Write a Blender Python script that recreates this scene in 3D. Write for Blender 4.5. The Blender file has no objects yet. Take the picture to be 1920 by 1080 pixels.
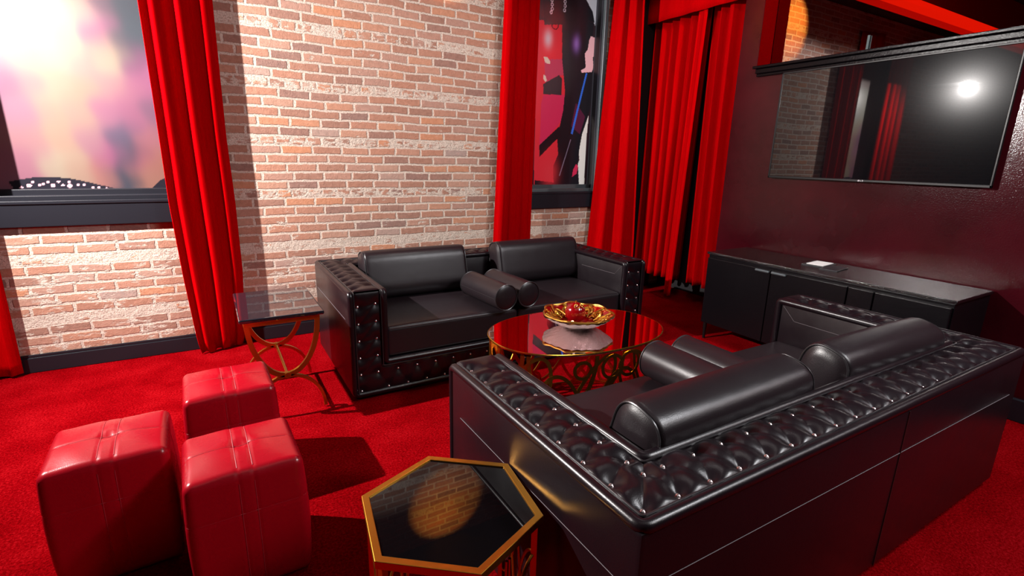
import bpy, bmesh, math, random
import numpy as np
from mathutils import Vector, Matrix
PI = math.pi
S = bpy.context.scene
C = S.collection
random.seed(7)

# ------------------------------------------------------------------ camera
cam = bpy.data.objects.new('camera', bpy.data.cameras.new('camera')); C.objects.link(cam)
yaw, pitch, roll, FPX = math.radians(30.811), math.radians(14.421), math.radians(1.293), 954.45
F = Vector((math.sin(yaw)*math.cos(pitch), math.cos(yaw)*math.cos(pitch), -math.sin(pitch)))
R0 = Vector((math.cos(yaw), -math.sin(yaw), 0)); U0 = R0.cross(F)
Rc = R0*math.cos(roll) + U0*math.sin(roll); Uc = U0*math.cos(roll) - R0*math.sin(roll)
M = Matrix((Rc, Uc, -F)).transposed().to_4x4(); M.translation = Vector((0, 0, 1.4))
cam.matrix_world = M
cam.data.sensor_width = 36; cam.data.lens = 36*FPX/1920; cam.data.clip_start = .02
S.camera = cam

# ------------------------------------------------------------------ world, lights, exposure
w = bpy.data.worlds.new('world'); S.world = w; w.use_nodes = True
w.node_tree.nodes['Background'].inputs[0].default_value = (.02, .016, .02, 1)
w.node_tree.nodes['Background'].inputs[1].default_value = 1.0
S.view_settings.view_transform = 'Standard'; S.view_settings.look = 'None'
S.view_settings.exposure = 0.0; S.view_settings.gamma = 1; S.view_settings.use_curve_mapping = False
KEY = Vector((-1.78, 3.34, 2.47))

def aim(o, d):
    o.rotation_euler = Vector(d).to_track_quat('-Z', 'Y').to_euler()

def spot(name, loc, target, power, size, blend, col=(1, 1, 1), rad=.03):
    l = bpy.data.lights.new(name, 'SPOT'); l.energy = power; l.spot_size = math.radians(size)
    l.spot_blend = blend; l.color = col; l.shadow_soft_size = rad
    o = bpy.data.objects.new(name, l); C.objects.link(o); o.location = loc
    aim(o, Vector(target)-Vector(loc)); return o

def area(name, loc, target, power, sx, sy, col=(1, 1, 1)):
    l = bpy.data.lights.new(name, 'AREA'); l.energy = power; l.shape = 'RECTANGLE'
    l.size = sx; l.size_y = sy; l.color = col
    o = bpy.data.objects.new(name, l); C.objects.link(o); o.location = loc
    aim(o, Vector(target)-Vector(loc)); return o

spot('key_light', KEY, (2.4, 3.1, .7), 1350, 150, .9, (1, .95, .92), .02)
spot('amber_wash_light', (1.68, 3.74, 3.12), (1.72, 4.14, 3.05), 40, 88, .12, (1, .42, .07), .03)
area('added_room_fill', (.9, .3, 3.3), (1.4, 2.2, 0), 6, 2.4, 1.6, (1, .93, .9))  # unseen area light added to lift the shadows across the room
area('added_sofa_fill', (3.0, -.35, 3.15), (2.2, .9, .3), 75, .5, .5, (.96, .96, 1))  # added for highlights on the foreground sofa's leather, no fixture up there
area('added_corner_fill', (2.0, 1.9, 3.3), (3.2, 4.1, .9), 20, .5, .5, (1, .95, .92))  # soft fill added to brighten the curtained corner, source unseen
spot('added_red_spot', (3.2, 1.0, 3.2), (3.95, 2.77, 2.55), 160, 42, .8, (1, .012, .006), .05)  # unseen spot added to redden the side of the pier
area('added_floor_fill', (2.9, -1.2, 3.2), (2.7, .3, 0), 45, .8, .8, (1, .95, .95))  # added to brighten the carpet behind the foreground sofa, no real fixture

# ------------------------------------------------------------------ materials
MAT = {}
def mat(name, col=(.5, .5, .5), rough=.5, metal=0.0, spec=.5, coat=0.0, coat_r=.1, emit=None, es=0):
    m = bpy.data.materials.new(name); m.use_nodes = True
    b = m.node_tree.nodes['Principled BSDF']
    b.inputs['Base Color'].default_value = (*col, 1); b.inputs['Roughness'].default_value = rough
    b.inputs['Metallic'].default_value = metal; b.inputs['Specular IOR Level'].default_value = spec
    b.inputs['Coat Weight'].default_value = coat; b.inputs['Coat Roughness'].default_value = coat_r
    if emit: b.inputs['Emission Color'].default_value = (*emit, 1); b.inputs['Emission Strength'].default_value = es
    MAT[name] = m; return m

class NT:
    def __init__(s, m): s.t = m.node_tree; s.n = s.t.nodes; s.l = s.t.links; s.b = s.n['Principled BSDF']
    def node(s, typ, **kw):
        n = s.n.new(typ)
        for k, v in kw.items(): setattr(n, k, v)
        return n
    def link(s, a, b): s.l.new(a, b)
    def coord(s, kind='Object'): return s.node('ShaderNodeTexCoord').outputs[kind]
    def noise(s, vec, scale, detail=3, rough=.55):
        n = s.node('ShaderNodeTexNoise'); n.inputs['Scale'].default_value = scale
        n.inputs['Detail'].default_value = detail; n.inputs['Roughness'].default_value = rough
        if vec is not None: s.link(vec, n.inputs['Vector'])
        return n.outputs['Fac']
    def math(s, op, a, b=None, c=None):
        n = s.node('ShaderNodeMath', operation=op)
        for i, v in enumerate((a, b, c)):
            if v is None: continue
            if isinstance(v, (int, float)): n.inputs[i].default_value = v
            else: s.link(v, n.inputs[i])
        return n.outputs[0]
    def ramp(s, fac, stops):
        n = s.node('ShaderNodeValToRGB'); e = n.color_ramp.elements
        while len(e) < len(stops): e.new(.5)
        for k, (p, c) in enumerate(stops): e[k].position = p; e[k].color = (*c, 1)
        s.link(fac, n.inputs[0]); return n.outputs[0]
    def mix(s, fac, a, b, mode='MIX'):
        n = s.node('ShaderNodeMix', data_type='RGBA', blend_type=mode)
        for i, v in ((0, fac), (6, a), (7, b)):
            if isinstance(v, (int, float)): n.inputs[i].default_value = v
            elif isinstance(v, tuple): n.inputs[i].default_value = (*v, 1)
            else: s.link(v, n.inputs[i])
        return n.outputs[2]
    def bump(s, h, strength, dist):
        n = s.node('ShaderNodeBump'); n.inputs['Strength'].default_value = strength
        n.inputs['Distance'].default_value = dist; s.link(h, n.inputs['Height'])
        s.link(n.outputs[0], s.b.inputs['Normal']); return n
    def scale(s, vec, sc):
        n = s.node('ShaderNodeMapping'); n.inputs['Scale'].default_value = sc; s.link(vec, n.inputs[0]); return n.outputs[0]

def leather(name, col, rough, bstr=.25, bscale=420, var=.06):
    m = mat(name, col, rough, spec=.38); t = NT(m); co = t.coord()
    a = t.noise(co, bscale, 2); b = t.noise(co, 9, 3)
    h = t.math('ADD', t.math('MULTIPLY', a, .6), t.math('MULTIPLY', b, 1.5))
    t.bump(h, bstr, .0012)
    r = t.math('ADD', t.math('MULTIPLY', b, var*2), rough-var); t.link(r, t.b.inputs['Roughness'])
    return m
leather('black_leather', (.0065, .0034, .0052), .31, .35, 330)
leather('soft_leather', (.013, .009, .011), .33, .45, 300)
leather('red_leather', (.30, .0012, .008), .27, .3, 260)
mat('seam_red', (.33, .015, .025), .5)
mat('stitch_grey', (.13, .11, .12), .7)
mat('piping_black', (.02, .018, .02), .3)
mat('crystal', (.85, .72, .72), .08, metal=.9)
mat('gold', (.66, .33, .045), .25, metal=1)
mat('gold_satin', (.60, .28, .035), .34, metal=1)
mat('gold_leaf', (.82, .48, .09), .28, metal=1)
mat('black_trim', (.018, .018, .024), .35)
mat('charcoal_paint', (.011, .011, .016), .40, spec=.35)
mat('frame_steel', (.10, .12, .13), .3, metal=.4)
mat('plastic_black', (.004, .004, .0045), .35, spec=.3)
mat('white_card', (.8, .78, .76), .6)
mat('folder_black', (.015, .015, .018), .35)
mat('red_paint', (.09, .0003, .0006), .8, spec=0)
mat('mirror', (.46, .42, .42), .0, metal=1)
mat('mirror_top', (.80, .60, .62), .015, metal=1)
mat('black_glass', (.0025, .002, .0025), .02, spec=.5)
m = mat('silver', (.9, .92, .84), .22, metal=.7); t = NT(m); t.bump(t.noise(t.coord(), 120, 3, .7), .8, .004)
mat('red_glass', (.20, .0012, .003), .15, coat=.5)
mat('grey_steel', (.05, .07, .07), .45, metal=.3)
mat('logo_pale', (.8, .75, .78), .4)
mat('ceiling_black', (.012, .010, .012), .8)
mat('beam_red', (.10, .0004, .0002), .9, spec=0)
mat('led_red', (.1, 0, 0), .9, spec=0, emit=(1, .010, .001), es=1.5)
mat('led_red_soft', (.1, 0, 0), .9, spec=0, emit=(1, .006, .001), es=.75)
mat('lamp_lens', (1, 1, 1), .3, emit=(1, .98, .95), es=60)

# screen: sharp dark reflection with a little haze
m = mat('tv_screen', (.003, .003, .004), .02, spec=.8, coat=.06, coat_r=.16)

# velvet
m = mat('red_velvet', (.50, .002, .008), .9, spec=.0); t = NT(m)
t.b.inputs['Sheen Weight'].default_value = .0; t.b.inputs['Sheen Tint'].default_value = (1, .06, .10, 1)
co = t.coord(); n = t.noise(t.scale(co, (60, 60, 3)), 3, 3)
t.link(t.ramp(n, [(.2, (.32, .0004, .0012)), (.8, (.44, .0005, .002))]), t.b.inputs['Base Color'])
t.bump(t.noise(co, 300, 2), .25, .001)

# carpet
m = mat('red_carpet', (.6, .004, .012), .95, spec=.0); t = NT(m); co = t.coord()
a = t.noise(co, 105, 5, .75); b = t.noise(co, 4, 3); f = t.noise(co, 620, 2)
v = t.math('ADD', t.math('MULTIPLY', a, .75), t.math('MULTIPLY', b, .25))
t.link(t.ramp(v, [(.36, (.12, .0004, .0015)), (.5, (.28, .0008, .003)), (.66, (.52, .008, .014))]), t.b.inputs['Base Color'])
t.bump(t.math('ADD', a, t.math('MULTIPLY', f, .5)), .9, .012)

# maroon gloss wall paint
m = mat('maroon_paint', (.075, .006, .012), .13, spec=.4); t = NT(m); co = t.coord()
a = t.noise(co, 130, 3, .6); b = t.noise(co, 2.2, 3)
t.link(t.ramp(b, [(.3, (.024, .0012, .003)), (.7, (.045, .0028, .006))]), t.b.inputs['Base Color'])
t.bump(a, .30, .0022)

# speckled gloss cabinet lacquer
m = mat('black_lacquer', (.004, .003, .004), .25, spec=.22); t = NT(m); co = t.coord()
t.bump(t.noise(co, 210, 2, .7), .4, .002)
m = mat('cabinet_top_lacquer', (.006, .005, .006), .10, spec=.7, coat=.35, coat_r=.08); t = NT(m); co = t.coord()
t.bump(t.noise(co, 95, 3, .75), .8, .0045)
m = mat('ledge_lacquer', (.003, .002, .003), .2, spec=.15); t = NT(m); co = t.coord()
t.bump(t.noise(t.scale(co, (1, .5, 1)), 150, 3, .7), .45, .002)
m = mat('dark_marble', (.012, .012, .018), .03, spec=1.0, coat=.6, coat_r=.02)

# brick: courses of .064 m, stretchers .212 m, every sixth course a rough mortar-smeared one
def brick_mat(name, floorz=0.0):
    m = mat(name, (.5, .3, .25), .85, spec=.2); t = NT(m)
    g = t.node('ShaderNodeNewGeometry').outputs['Position']
    sp = t.node('ShaderNodeSeparateXYZ'); t.link(g, sp.inputs[0]); X, Y, Z = sp.outputs
    XY = t.math('ADD', X, Y)
    cb = t.node('ShaderNodeCombineXYZ'); t.link(XY, cb.inputs[0]); t.link(Z, cb.inputs[1]); P = cb.outputs[0]
    wob = t.noise(P, 2.3, 2); wob2 = t.noise(P, 21, 3, .6); wob3 = t.noise(P, 60, 3)
    Zw = t.math('ADD', Z, t.math('ADD', t.math('MULTIPLY_ADD', wob, .03, -.015), t.math('MULTIPLY_ADD', wob2, .014, -.007)))
    Xw = t.math('ADD', XY, t.math('MULTIPLY_ADD', wob2, .02, -.01))
    rz = t.math('DIVIDE', t.math('ADD', Zw, .022), .064)
    row = t.math('FLOOR', rz); fz = t.math('SUBTRACT', rz, row)
    # 6-course rhythm
    mod6 = t.math('MODULO', t.math('ADD', row, 1), 6)
    header = t.math('LESS_THAN', t.math('ABSOLUTE', t.math('SUBTRACT', mod6, 0)), .5)
    par = t.math('MULTIPLY', t.math('MODULO', row, 2), .5)
    rj = t.node('ShaderNodeTexWhiteNoise', noise_dimensions='1D'); t.link(row, rj.inputs['W'])
    ux = t.math('ADD', t.math('ADD', t.math('DIVIDE', Xw, t.math('MULTIPLY_ADD', header, -.106, .212)), par), t.math('MULTIPLY', rj.outputs['Value'], .35))
    col = t.math('FLOOR', ux); fx = t.math('SUBTRACT', ux, col)
    ex = t.math('MULTIPLY', t.math('MINIMUM', fx, t.math('SUBTRACT', 1, fx)), t.math('MULTIPLY_ADD', header, -.106, .212))
    ez = t.math('MULTIPLY', t.math('MINIMUM', fz, t.math('SUBTRACT', 1, fz)), .064)
    e = t.math('MINIMUM', ex, ez)
    e = t.math('ADD', e, t.math('MULTIPLY_ADD', wob3, .006, -.003))
    cid = t.node('ShaderNodeCombineXYZ'); t.link(col, cid.inputs[0]); t.link(row, cid.inputs[1])
    wn = t.node('ShaderNodeTexWhiteNoise', noise_dimensions='2D'); t.link(cid.outputs[0], wn.inputs['Vector'])
    hv = wn.outputs['Value']
    bc = t.ramp(hv, [(0, (0.222, 0.123, 0.103)), (.18, (0.351, 0.158, 0.099)), (.45, (0.468, 0.205, 0.123)), (.7, (0.421, 0.234, 0.175)), (.88, (0.585, 0.234, 0.105)), (1, (0.386, 0.292, 0.257))])
    speck = t.noise(P, 95, 4, .7)
    bc = t.mix(t.math('MULTIPLY', t.math('GREATER_THAN', speck, .66), .5), bc, (.62, .50, .44))
    bc = t.mix(.25, bc, t.ramp(t.noise(P, 35, 4, .7), [(.3, (.12, .07, .06)), (.7, (.62, .36, .28))]))
    # mortar
    mc = t.ramp(t.noise(P, 110, 4, .7), [(.30, (.13, .095, .07)), (.40, (.42, .33, .26)), (.50, (.60, .50, .42)), (.7, (.72, .63, .54))])
    joint = t.node('ShaderNodeMapRange', interpolation_type='SMOOTHSTEP'); t.link(e, joint.inputs[0])
    joint.inputs[1].default_value = .0058; joint.inputs[2].default_value = .0102
    # smear: more on header rows, lower wall, and whole lumps of it
    sm = t.noise(P, 5.5, 4, .62); sm2 = t.noise(t.scale(P, (1, 2.6, 1)), 14, 4, .6)
    low = t.node('ShaderNodeMapRange'); t.link(Z, low.inputs[0]); low.inputs[1].default_value = 1.1; low.inputs[2].default_value = .5
    amt = t.math('ADD', t.math('MULTIPLY', header, .15), t.math('MULTIPLY', low.outputs[0], .085))
    smear = t.node('ShaderNodeMapRange', interpolation_type='SMOOTHSTEP')
    t.link(t.math('ADD', t.math('ADD', t.math('MULTIPLY', sm, .5), t.math('MULTIPLY', sm2, .5)), amt), smear.inputs[0])
    smear.inputs[1].default_value = .60; smear.inputs[2].default_value = .68
    keep = t.math('MULTIPLY', joint.outputs[0], t.math('SUBTRACT', 1, smear.outputs[0]))
    colr = t.mix(keep, mc, bc)
    haze = t.math('MULTIPLY', t.noise(P, 1.7, 3), .12)
    colr = t.mix(haze, colr, (.58, .47, .40))
    t.link(colr, t.b.inputs['Base Color'])
    h = t.math('ADD', t.math('MULTIPLY', keep, .55), t.math('ADD', t.math('MULTIPLY', speck, .28), t.math('MULTIPLY', t.noise(P, 26, 5, .7), t.math('MULTIPLY_ADD', smear.outputs[0], .9, .25))))
    t.bump(h, .6, .014)
    return m
brick_mat('brick')

for nm, rr in (('poster_print', .30),):
    m = mat(nm, (1, 1, 1), rr, spec=.4); t = NT(m)
    a = t.node('ShaderNodeVertexColor', layer_name='Col'); t.link(a.outputs[0], t.b.inputs['Base Color'])

# ------------------------------------------------------------------ mesh helpers
def mk(name, V, Fc, material, parent=None, smooth=True, loc=None):
    me = bpy.data.meshes.new(name); me.from_pydata([tuple(map(float, v)) for v in V], [], [tuple(map(int, f)) for f in Fc])
    bm = bmesh.new(); bm.from_mesh(me); bmesh.ops.recalc_face_normals(bm, faces=bm.faces); bm.to_mesh(me); bm.free()
    me.polygons.foreach_set('use_smooth', [smooth]*len(me.polygons))
    if smooth == 'auto': pass
    me.materials.append(MAT[material]); me.update()
    return link(name, me, parent, loc)

def link(name, me, parent=None, loc=None):
    o = bpy.data.objects.new(name, me); C.objects.link(o)
    if loc is not None: o.location = loc
    if parent: o.parent = parent
    return o

def tag(o, label, cat=None, group=None):
    o['label'] = label
    if cat: o['category'] = cat
    if group: o['group'] = group
    return o

def thing(name, label, cat, loc=(0, 0, 0), rz=0, group=None):
    o = bpy.data.objects.new(name, None); C.objects.link(o); o.location = loc; o.rotation_euler = (0, 0, rz)
    o.empty_display_size = .1
    return tag(o, label, cat, group)

def struct(o): o['kind'] = 'structure'; return o

class MB:
    """collects shapes for one mesh"""
    def __init__(s): s.V = []; s.F = []
    def add(s, V, Fc):
        k = len(s.V); s.V += [tuple(v) for v in V]; s.F += [tuple(i+k for i in f) for f in Fc]; return s
    def box(s, x0, x1, y0, y1, z0, z1, r=0, seg=2):
        bm = bmesh.new(); bmesh.ops.create_cube(bm, size=1)
        for v in bm.verts: v.co = Vector(((x0+x1)/2+v.co.x*(x1-x0), (y0+y1)/2+v.co.y*(y1-y0), (z0+z1)/2+v.co.z*(z1-z0)))
        if r: bmesh.ops.bevel(bm, geom=bm.edges[:]+bm.verts[:], offset=r, segments=seg, profile=.5, affect='EDGES')
        bm.verts.index_update()
        s.add([tuple(v.co) for v in bm.verts], [[v.index for v in f.verts] for f in bm.faces]); bm.free(); return s
    def prism(s, pts, z0, z1, r=0, seg=2):
        bm = bmesh.new(); vs = [bm.verts.new((x, y, z0)) for x, y in pts]; f = bm.faces.new(vs)
        e = bmesh.ops.extrude_face_region(bm, geom=[f])
        for v in e['geom']:
            if isinstance(v, bmesh.types.BMVert): v.co.z = z1
        bmesh.ops.recalc_face_normals(bm, faces=bm.faces)
        if r: bmesh.ops.bevel(bm, geom=bm.edges[:], offset=r, segments=seg, profile=.5, affect='EDGES')
        bm.verts.index_update()
        s.add([tuple(v.co) for v in bm.verts], [[v.index for v in f.verts] for f in bm.faces]); bm.free(); return s
    def tube(s, P, r, n=8, closed=False, flat=None, caps=True):
        """sweep a circle (or flat=(half width, half thickness, up vector)) along P"""
        P = [Vector(p) for p in P]; N = len(P); V = []
        T = []
        for i in range(N):
            a = P[(i-1) % N] if (closed or i) else P[0]; b = P[(i+1) % N] if (closed or i < N-1) else P[-1]
            T.append((b-a).normalized())
        if flat:
            for i in range(N):
                up = Vector(flat[2](P[i]) if callable(flat[2]) else flat[2]).normalized()
                side = T[i].cross(up).normalized(); up2 = side.cross(T[i]).normalized()
                for a, b in ((-1, -1), (1, -1), (1, 1), (-1, 1)): V.append(P[i]+side*flat[0]*a+up2*flat[1]*b)
            n = 4
        else:
            up = Vector((0, 0, 1)) if abs(T[0].z) < .9 else Vector((1, 0, 0))
            nrm = (up-T[0]*up.dot(T[0])).normalized()
            for i in range(N):
                nrm = (nrm-T[i]*nrm.dot(T[i])).normalized(); bn = T[i].cross(nrm)
                rr = r(i/(N-1)) if callable(r) else r
                for k in range(n):
                    a = 2*PI*k/n; V.append(P[i]+nrm*math.cos(a)*rr+bn*math.sin(a)*rr)
        Fc = []
        for i in range(N if closed else N-1):
            for k in range(n):
                a = i*n+k; b = i*n+(k+1) % n; c = ((i+1) % N)*n+(k+1) % n; d = ((i+1) % N)*n+k; Fc.append((a, b, c, d))
        if not closed and caps: Fc.append(tuple(range(n-1, -1, -1))); Fc.append(tuple((N-1)*n+k for k in range(n)))
        return s.add(V, Fc)
    def lathe(s, prof, n=32, c=(0, 0, 0), closed=True):
        V = []; Fc = []
        for r, z in prof:
            for k in range(n): a = 2*PI*k/n; V.append((c[0]+r*math.cos(a), c[1]+r*math.sin(a), c[2]+z))
        m_ = len(prof)
        for i in range(m_-1):
            for k in range(n): Fc.append((i*n+k, i*n+(k+1) % n, (i+1)*n+(k+1) % n, (i+1)*n+k))
        return s.add(V, Fc)
    def grid(s, P):
        """P: array (a,b,3)"""
        a, b = P.shape[:2]; V = P.reshape(-1, 3)
        Fc = [(i*b+j, i*b+j+1, (i+1)*b+j+1, (i+1)*b+j) for i in range(a-1) for j in range(b-1)]
        return s.add(V.tolist(), Fc)
    def build(s, name, material, parent=None, smooth=True, loc=None):
        o = mk(name, s.V, s.F, material, parent, smooth, loc)
        if smooth:
            try: o.data.set_sharp_from_angle(angle=math.radians(40))
            except Exception: pass
        return o

def rounded(pts, r, n=5, closed=True):
    pts = [Vector(p) for p in pts]; out = []; N = len(pts)
    for i in range(N):
        if not closed and i in (0, N-1): out.append(pts[i]); continue
        p, a, b = pts[i], pts[i-1], pts[(i+1) % N]
        da = (a-p); db = (b-p); ra = min(r, da.length*.45); rb = min(r, db.length*.45)
        A = p+da.normalized()*ra; B = p+db.normalized()*rb
        for k in range(n+1):
            t_ = k/n; out.append(A*(1-t_)**2+p*2*t_*(1-t_)+B*t_**2)
    return out

def densify(P, step, closed=False):
    P = [Vector(p) for p in P]; out = []
    for i in range(len(P) if closed else len(P)-1):
        a, b = P[i], P[(i+1) % len(P)]; k = max(1, int((b-a).length/step))
        out += [a.lerp(b, j/k) for j in range(k)]
    if not closed: out.append(P[-1])
    return out

def soft_box(sx, sy, sz, r, n=14, fn=None):
    """rounded box as six displaced grids, centred; fn(P, N) -> P"""
    mb = MB(); h = np.array([sx, sy, sz])/2
    rr = np.array(r if hasattr(r, '__len__') else (r, r, r), float)
    for ax in range(3):
        for sg in (-1, 1):
            b_, c_ = [k for k in range(3) if k != ax]
            def axis(k):
                # denser near the rounded ends
                e = rr[k]/h[k]; t_ = np.concatenate([np.linspace(-1, -1+e, 6)[:-1], np.linspace(-1+e, 1-e, n), np.linspace(1-e, 1, 6)[1:]]); return t_
            A, B = np.meshgrid(axis(b_), axis(c_), indexing='ij')
            P = np.zeros(A.shape+(3,)); P[..., ax] = sg; P[..., b_] = A; P[..., c_] = B
            P = P*h; Q = np.clip(P, -(h-rr), h-rr); D = P-Q; Dn = D/rr
            L = np.linalg.norm(Dn, axis=-1, keepdims=True); L[L == 0] = 1; Nn = Dn/L
            P = Q+Nn*rr
            if fn is not None: P = fn(P, Nn)
            mb.grid(P)
    return mb
def weld(o, d=.0004):
    bm = bmesh.new(); bm.from_mesh(o.data); bmesh.ops.remove_doubles(bm, verts=bm.verts, dist=d)
    bmesh.ops.recalc_face_normals(bm, faces=bm.faces); bm.to_mesh(o.data); bm.free()
    o.data.polygons.foreach_set('use_smooth', [True]*len(o.data.polygons)); return o
# ================================================================== the room
CEIL = 3.4; NY = 4.14; EX = 3.86; MX = 4.03
MB().box(-6.5, 5.0, -3.2, 4.5, -.1, 0).build('floor', 'red_carpet', smooth=False)
struct(bpy.data.objects['floor'])
struct(MB().box(-6.5, 5.0, -3.2, 4.5, CEIL, CEIL+.1).build('ceiling', 'ceiling_black', smooth=False))
W1 = (-1.42, -.08, 1.08, 3.0); W2 = (2.42, 3.425, 1.08, 3.05)
b = MB()
for x0, x1 in ((-6.5, W1[0]), (W1[1], W2[0]), (W2[1], 4.45)): b.box(x0, x1, NY, 4.5, 0, CEIL)
for x0, x1, z0, z1 in (W1, W2): b.box(x0, x1, NY, 4.5, 0, z0); b.box(x0, x1, NY, 4.5, z1, CEIL)
struct(b.build('wall_north', 'brick', smooth=False))
# low television wall, the pier at its north end and the recess above the ledge
b = MB(); b.box(EX, MX+.04, -3.2, 2.935, 0, 2.10); b.box(EX, MX+.04, 2.765, 2.935, 2.10, CEIL)
b.box(MX+.005, MX+.04, -3.2, 2.765, 2.10, CEIL)
struct(b.build('wall_east', 'maroon_paint', smooth=False))
b = MB(); b.box(4.45, 4.6, 2.0, 4.5, 0, CEIL); b.box(MX+.04, 4.45, 2.2, 2.3, 0, CEIL)
struct(b.build('wall_recess', 'ceiling_black', smooth=False))
struct(MB().box(-6.6, -6.5, -3.2, 4.5, 0, CEIL).build('wall_west', 'maroon_paint', smooth=False))
struct(MB().box(-6.5, 5.0, -3.3, -3.2, 0, CEIL).build('wall_south', 'maroon_paint', smooth=False))
b = MB(); b.box(-6.5, 3.80, 4.122, NY, .0, .10, .004); b.box(-6.5, 3.80, 4.128, NY, .10, .118, .003)
struct(b.build('baseboard_north', 'charcoal_paint', smooth=False))
b = MB(); b.box(EX-.03, EX, -3.2, 2.935, 0, .13, .004)
struct(b.build('baseboard_east', 'charcoal_paint', smooth=False))
b = MB(); b.box(EX-.055, MX, -3.2, 2.765, 2.112, 2.132, .004); b.box(EX-.035, EX+.01, -3.2, 2.75, 2.075, 2.112, .006); b.box(EX-.022, EX+.01, -3.2, 2.745, 2.055, 2.075, .004)
struct(b.build('trim_1', 'ledge_lacquer', smooth=False))
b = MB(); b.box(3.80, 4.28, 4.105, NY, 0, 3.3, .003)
struct(b.build('corner_shade_strip', 'plastic_black', smooth=False))  # black strip over plain brick, standing in for the corner curtain's shadow
struct(MB().box(EX+.004, MX-.012, 2.761, 2.766, 2.134, CEIL).build('trim_3', 'red_paint', smooth=False))
# windows: steel frame, black jambs, deep sill; each is filled by a printed panel
for k, (x0, x1, z0, z1) in enumerate((W1, W2)):
    o = struct(MB().box(x0, x0+.012, 4.15, 4.30, z0, z1).box(x1-.012, x1, 4.15, 4.30, z0, z1).box(x0, x1, 4.15, 4.30, z1-.012, z1).build('window_%d' % (k+1), 'black_trim', smooth=False))
    f = MB()
    for a, c in ((x0-.03, x0+.012), (x1-.012, x1+.03)): f.box(a, c, NY-.022, NY+.02, z0, z1+.03, .004)
    f.box(x0, x1, 4.215, 4.262, z0+.02, z0+.065, .004); f.box(x0, x1, 4.15, 4.22, z0+.0, z0+.03, .004)
    f.build('window_frame', 'frame_steel' if k else 'charcoal_paint', o, smooth=False)
    s_ = MB(); s_.box(x0-.03, x1+.03, 4.11, 4.28, z0-.02, z0+.002, .004); s_.box(x0-.02, x1+.02, 4.115, NY+.02, .925, z0-.018, .004)
    s_.build('window_sill', 'charcoal_paint', o, smooth=False)

# ------------------------------------------------------------------ the printed panels
def lin(c): c = np.asarray(c, float)/255; return np.where(c <= .04045, c/12.92, ((c+.055)/1.055)**2.4)
def in_poly(X, Z, pts):
    r = np.zeros(X.shape, bool); n = len(pts)
    for i in range(n):
        x1, y1 = pts[i]; x2, y2 = pts[(i+1) % n]
        if y1 == y2: continue
        c = ((y1 > Z) != (y2 > Z)) & (X < (x2-x1)*(Z-y1)/(y2-y1)+x1); r ^= c
    return r
def poster(name, x0, x1, z0, z1, step, fn, label):
    xs = np.arange(x0, x1+step*.5, step); zs = np.arange(z0, z1+step*.5, step)
    X, Z = np.meshgrid(xs, zs, indexing='ij'); P = np.stack([X, np.full_like(X, 4.258), Z], -1)
    a, b_ = X.shape; i, j = np.meshgrid(np.arange(a-1), np.arange(b_-1), indexing='ij'); k = (i*b_+j).ravel()
    Fc = np.stack([k, k+b_, k+b_+1, k+1], 1)
    V = P.reshape(-1, 3)
    # four thin rear corners give the panel its 8 mm thickness
    Vb = [(xs[0], 4.266, zs[0]), (xs[-1], 4.266, zs[0]), (xs[-1], 4.266, zs[-1]), (xs[0], 4.266, zs[-1])]
    n0 = len(V)
    me = bpy.data.meshes.new(name)
    me.from_pydata(V.tolist()+Vb, [], Fc.tolist()+[(n0, n0+3, n0+2, n0+1)])
    col = np.zeros((n0+4, 4)); col[:, 3] = 1; col[:n0, :3] = fn(X.ravel(), Z.ravel())
    at = me.color_attributes.new('Col', 'FLOAT_COLOR', 'POINT'); at.data.foreach_set('color', col.ravel())
    me.materials.append(MAT['poster_print']); o = link(name, me); tag(o, label, 'poster'); return o
P1 = [(-0.883,2.149,255,250,230),(-0.774,2.109,255,255,245),(-0.622,2.159,255,250,220),(-0.661,2.066,255,235,170),(-0.542,2.199,250,220,190),(-0.512,2.145,245,170,200),(-0.446,2.243,160,120,140),(-0.46,2.092,225,120,180),(-0.343,2.229,95,105,120),(-0.291,2.114,100,115,130),(-0.357,2.029,90,105,120),(-0.441,2.003,255,220,180),(-0.439,1.927,255,235,190),(-0.313,1.949,200,120,170),(-0.865,1.983,255,235,170),(-0.698,1.988,255,245,200),(-0.915,1.891,235,180,190),(-0.807,1.903,255,225,170),(-0.634,1.921,255,220,200),(-0.534,1.901,250,200,190),(-0.946,1.772,200,130,170),(-0.851,1.781,245,180,180),(-0.733,1.761,255,215,170),(-0.61,1.74,255,205,175),(-0.472,1.783,255,190,190),(-0.366,1.759,245,150,190),(-0.233,1.803,245,140,195),(-0.24,1.637,190,130,170),(-0.36,1.597,235,140,185),(-0.495,1.622,240,150,190),(-0.633,1.582,250,200,180),(-0.787,1.573,250,205,170),(-0.88,1.598,240,160,190),(-0.881,1.445,245,170,180),(-0.756,1.449,255,205,160),(-0.599,1.455,240,170,185),(-0.432,1.477,140,120,160),(-0.428,1.36,80,95,125),(-0.458,1.206,70,85,115),(-0.518,1.358,235,120,180),(-0.361,1.327,235,130,160),(-0.261,1.467,245,150,170),(-0.249,1.329,250,160,140),(-0.324,1.206,250,170,120),(-0.804,1.304,255,230,190),(-0.906,1.287,240,150,180),(-0.681,1.256,255,210,170),(-0.578,1.223,250,160,150) ]  # print colours; the whites at upper left include the lamp's hot spot
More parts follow.
